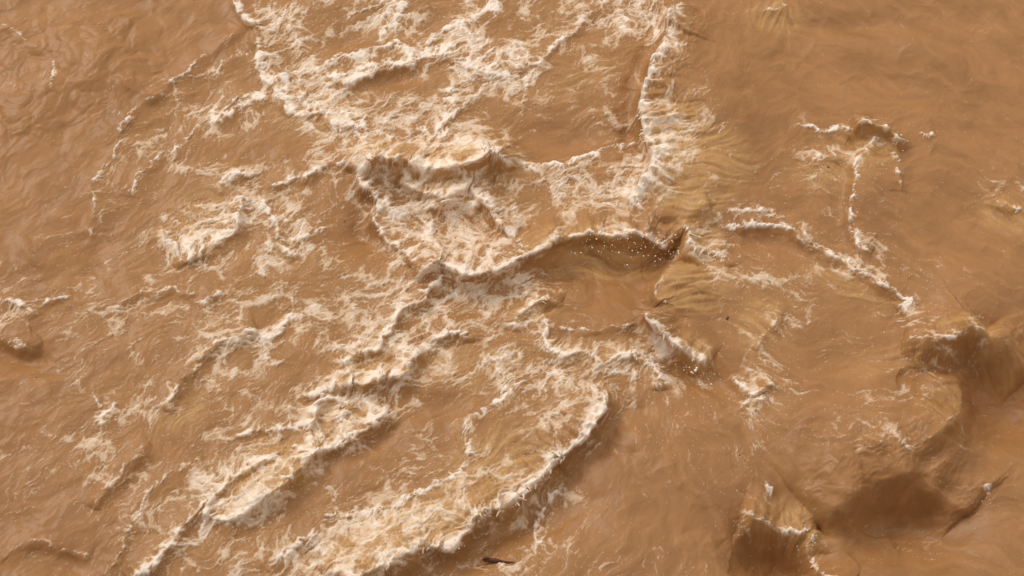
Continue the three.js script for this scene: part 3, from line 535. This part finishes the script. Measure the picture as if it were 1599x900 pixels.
// ---------------------------------------------------------------- drops hanging in the air below the crests
const heightAt = (X, Z) => H[nearest(zs, Z) * NX + nearest(xs, X)];
const dropMat = new THREE.MeshPhysicalMaterial({ name: 'drops', color: new THREE.Color().setRGB(0.85, 0.74, 0.6), roughness: 0.25, ior: 1.33 });
function drops(name, label, spots) {
  const geos = [];
  for (const [u, v, ru, rv, n, size, lift] of spots) for (let i = 0; i < n; i++) {
    const a = rnd() * 6.283, r = Math.sqrt(rnd()), h = lift * (0.4 + rnd());
    const [X, Z] = toRiver(u + ru * r * Math.cos(a), v + rv * r * Math.sin(a), h);
    const s = size * (0.2 + 0.55 * Math.pow(rnd(), 3)) * PX, g = new THREE.IcosahedronGeometry(s, 1);
    g.scale(0.85 + 0.4 * rnd(), 0.85 + 0.7 * rnd(), 0.85 + 0.4 * rnd());
    g.rotateZ(rnd() * 3); g.translate(X, Math.max(h, heightAt(X, Z) + 0.03), Z); g.deleteAttribute('uv'); geos.push(g);
  }
  scene.add(set(new THREE.Mesh(mergeGeometries(geos), dropMat), name, { kind: 'stuff', label, category: 'spray' }));
}
drops('spray_droplets', 'cream droplets hanging over the dark hollow at centre', [[965, 378, 60, 18, 70, 1.9, .3], [1040, 385, 22, 26, 44, 1.9, .3], [925, 395, 40, 12, 16, 1.7, .2], [1015, 400, 45, 30, 26, 1.4, .2]]);
drops('spray_droplets_001', 'cream droplets falling below the dripping tongue', [[1078, 576, 12, 10, 12, 2.6, .2], [1108, 594, 18, 14, 22, 1.6, .15], [1060, 570, 18, 10, 10, 1.4, .2]]);
drops('spray_droplets_002', 'fine droplets under the broad breaking crest', [[760, 798, 40, 12, 16, 1.4, .2], [712, 848, 20, 12, 10, 1.5, .2], [855, 728, 14, 10, 8, 1.6, .2], [520, 806, 40, 10, 10, 1.4, .3]]);
drops('spray_droplets_003', 'sparse droplets round the spiky splash at lower right', [[1268, 856, 24, 18, 16, 1.7, .2], [1545, 784, 14, 8, 7, 1.6, .1], [1190, 620, 40, 24, 26, 1.5, .15], [1120, 400, 40, 22, 34, 1.6, .25], [1405, 222, 14, 16, 12, 1.6, .15]]);

// ---------------------------------------------------------------- floating wood
const woodTex = (() => {
  const W = 256, Hh = 64, d = new Uint8Array(W * Hh * 4);
  for (let j = 0; j < Hh; j++) for (let i = 0; i < W; i++) {
    const n = 0.5 + 0.5 * fbm(i / 34, j / 4, 4), o = (j * W + i) * 4, r = 0.45 + 0.75 * n;
    d[o] = 96 * r; d[o + 1] = 56 * r; d[o + 2] = 34 * r; d[o + 3] = 255;
  }
  const t = new THREE.DataTexture(d, W, Hh); t.colorSpace = THREE.SRGBColorSpace; t.magFilter = THREE.LinearFilter; t.wrapS = t.wrapT = THREE.RepeatWrapping; t.needsUpdate = true; return t;
})();
const woodMat = new THREE.MeshStandardMaterial({ name: 'wet_wood', map: woodTex, roughness: 0.5 });
function limb(pts, radii, seg = 18, sides = 9) {
  const path = new THREE.CatmullRomCurve3(pts), g = new THREE.TubeGeometry(path, seg, 1, sides, false), P = g.attributes.position, c = new THREE.Vector3();
  for (let s = 0; s <= seg; s++) {
    const t = s / seg, f = t * (radii.length - 1), a = Math.min(radii.length - 2, Math.floor(f)), r0 = mix(radii[a], radii[a + 1], f - a) * (s === 0 || s === seg ? 0.35 : 1);
    path.getPointAt(t, c);
    for (let q = 0; q <= sides; q++) {
      const n = s * (sides + 1) + q, r = r0 * (1 + 0.22 * gn(t * 7, (q % sides) * 1.3));
      P.setXYZ(n, c.x + (P.getX(n) - c.x) * r, c.y + (P.getY(n) - c.y) * r, c.z + (P.getZ(n) - c.z) * r);
    }
  }
  g.computeVertexNormals(); return g;
}
{
  const [ax, az] = toRiver(753, 869, 0.03), [bx, bz] = toRiver(826, 877, 0.03), L = Math.hypot(bx - ax, bz - az);
  const root = new THREE.Group();
  let top = 0; for (let i = 0; i <= 10; i++) top += heightAt(mix(ax, bx, i / 10), mix(az, bz, i / 10)) / 11;
  root.position.set(ax, top + 0.002, az); root.rotation.y = -Math.atan2(bz - az, bx - ax);
  const V = (x, y, z) => new THREE.Vector3(x * L, y, z);
  root.add(set(new THREE.Mesh(limb([V(0, .012, 0), V(.2, .014, -.004), V(.45, .008, .006), V(.75, .003, .002), V(1, -.006, .012)], [.024, .027, .019, .014, .01]), woodMat), 'shaft', {}));
  root.add(set(new THREE.Mesh(limb([V(.02, .03, .006), V(.1, .04, -.012), V(.17, .03, -.006)], [.01, .014, .006], 8, 7), woodMat), 'knot', {}));
  root.add(set(new THREE.Mesh(limb([V(.66, .006, .008), V(.78, .01, .035), V(.9, .004, .062)], [.012, .009, .005], 8, 6), woodMat), 'twig', {}));
  scene.add(set(root, 'floating_stick', { label: 'dark wet stick with a side twig floating at the bottom edge', category: 'stick' }));
}
[[1200, 440, 5, 'dark bark chip floating below the long slanting crest'], [1136, 497, 4.5, 'faint round bubble modelled as a dark chip on the smooth swell right of the dripping tongue'], [57, 590, 3, 'tiny dark bark chip at the left edge'], [1294, 261, 3.2, 'small dark bark chip left of the wandering foam seam'], [1155, 711, 2.2, 'speck of bark on the smooth water at lower right'], [538, 346, 2.6, 'dark speck of bark in the smooth hollow left of centre']].forEach(([u, v, s, label], i) => {  // the round piece right of the tongue stands for a bubble, not bark
  let [X, Z] = toRiver(u, v, 0.05); [X, Z] = toRiver(u, v, heightAt(X, Z));
  const g = new THREE.IcosahedronGeometry(1, 1), P = g.attributes.position;
  for (let n = 0; n < P.count; n++) { const x = P.getX(n), y = P.getY(n), z = P.getZ(n), r = 1 + 0.45 * gn(x * 1.7 + i * 9, z * 1.7 + y); P.setXYZ(n, x * r * 1.4, y * r * 0.5, z * r * 0.9); }
  s *= 0.5; g.scale(s * PX, s * PX, s * PX); g.rotateY(i * 1.1); g.computeVertexNormals();
  const m = set(new THREE.Mesh(g, woodMat), i ? 'bark_chip_00' + i : 'bark_chip', { label, category: 'bark chip', group: 'bark chips afloat' });
  m.position.set(X, heightAt(X, Z) + s * PX * 0.1, Z); scene.add(m);
});

// ---------------------------------------------------------------- unseen road bridge, added so its underside darkens wave faces turned towards it
{
  const concrete = new THREE.MeshStandardMaterial({ name: 'concrete', color: new THREE.Color().setRGB(0.26, 0.25, 0.23), roughness: 0.9 });
  const root = new THREE.Group();
  const block = (name, w, h, d, x, y, z) => { const m = new THREE.Mesh(new THREE.BoxGeometry(w, h, d), concrete); m.position.set(x, y, z); root.add(set(m, name, {})); };
  block('deck', 150, 1.1, 21, 0, 16.95, 20.6);
  block('parapet', 150, 1.0, 0.3, 0, 18.003, 10.3); block('parapet', 150, 1.0, 0.3, 0, 18.003, 30.9);
  for (let i = 0; i < 6; i++) block('girder', 150, 1.3, 0.6, 0, 15.75, 11.4 + i * 3.6);
  for (const x of [-34, 34]) block('pier', 2.2, 16, 16, x, 7.09, 20.6);
  scene.add(set(root, 'added_road_bridge', { label: 'unseen grey concrete road bridge added behind the camera to shade wave faces', category: 'bridge' }));
}

renderer.render(scene, camera);
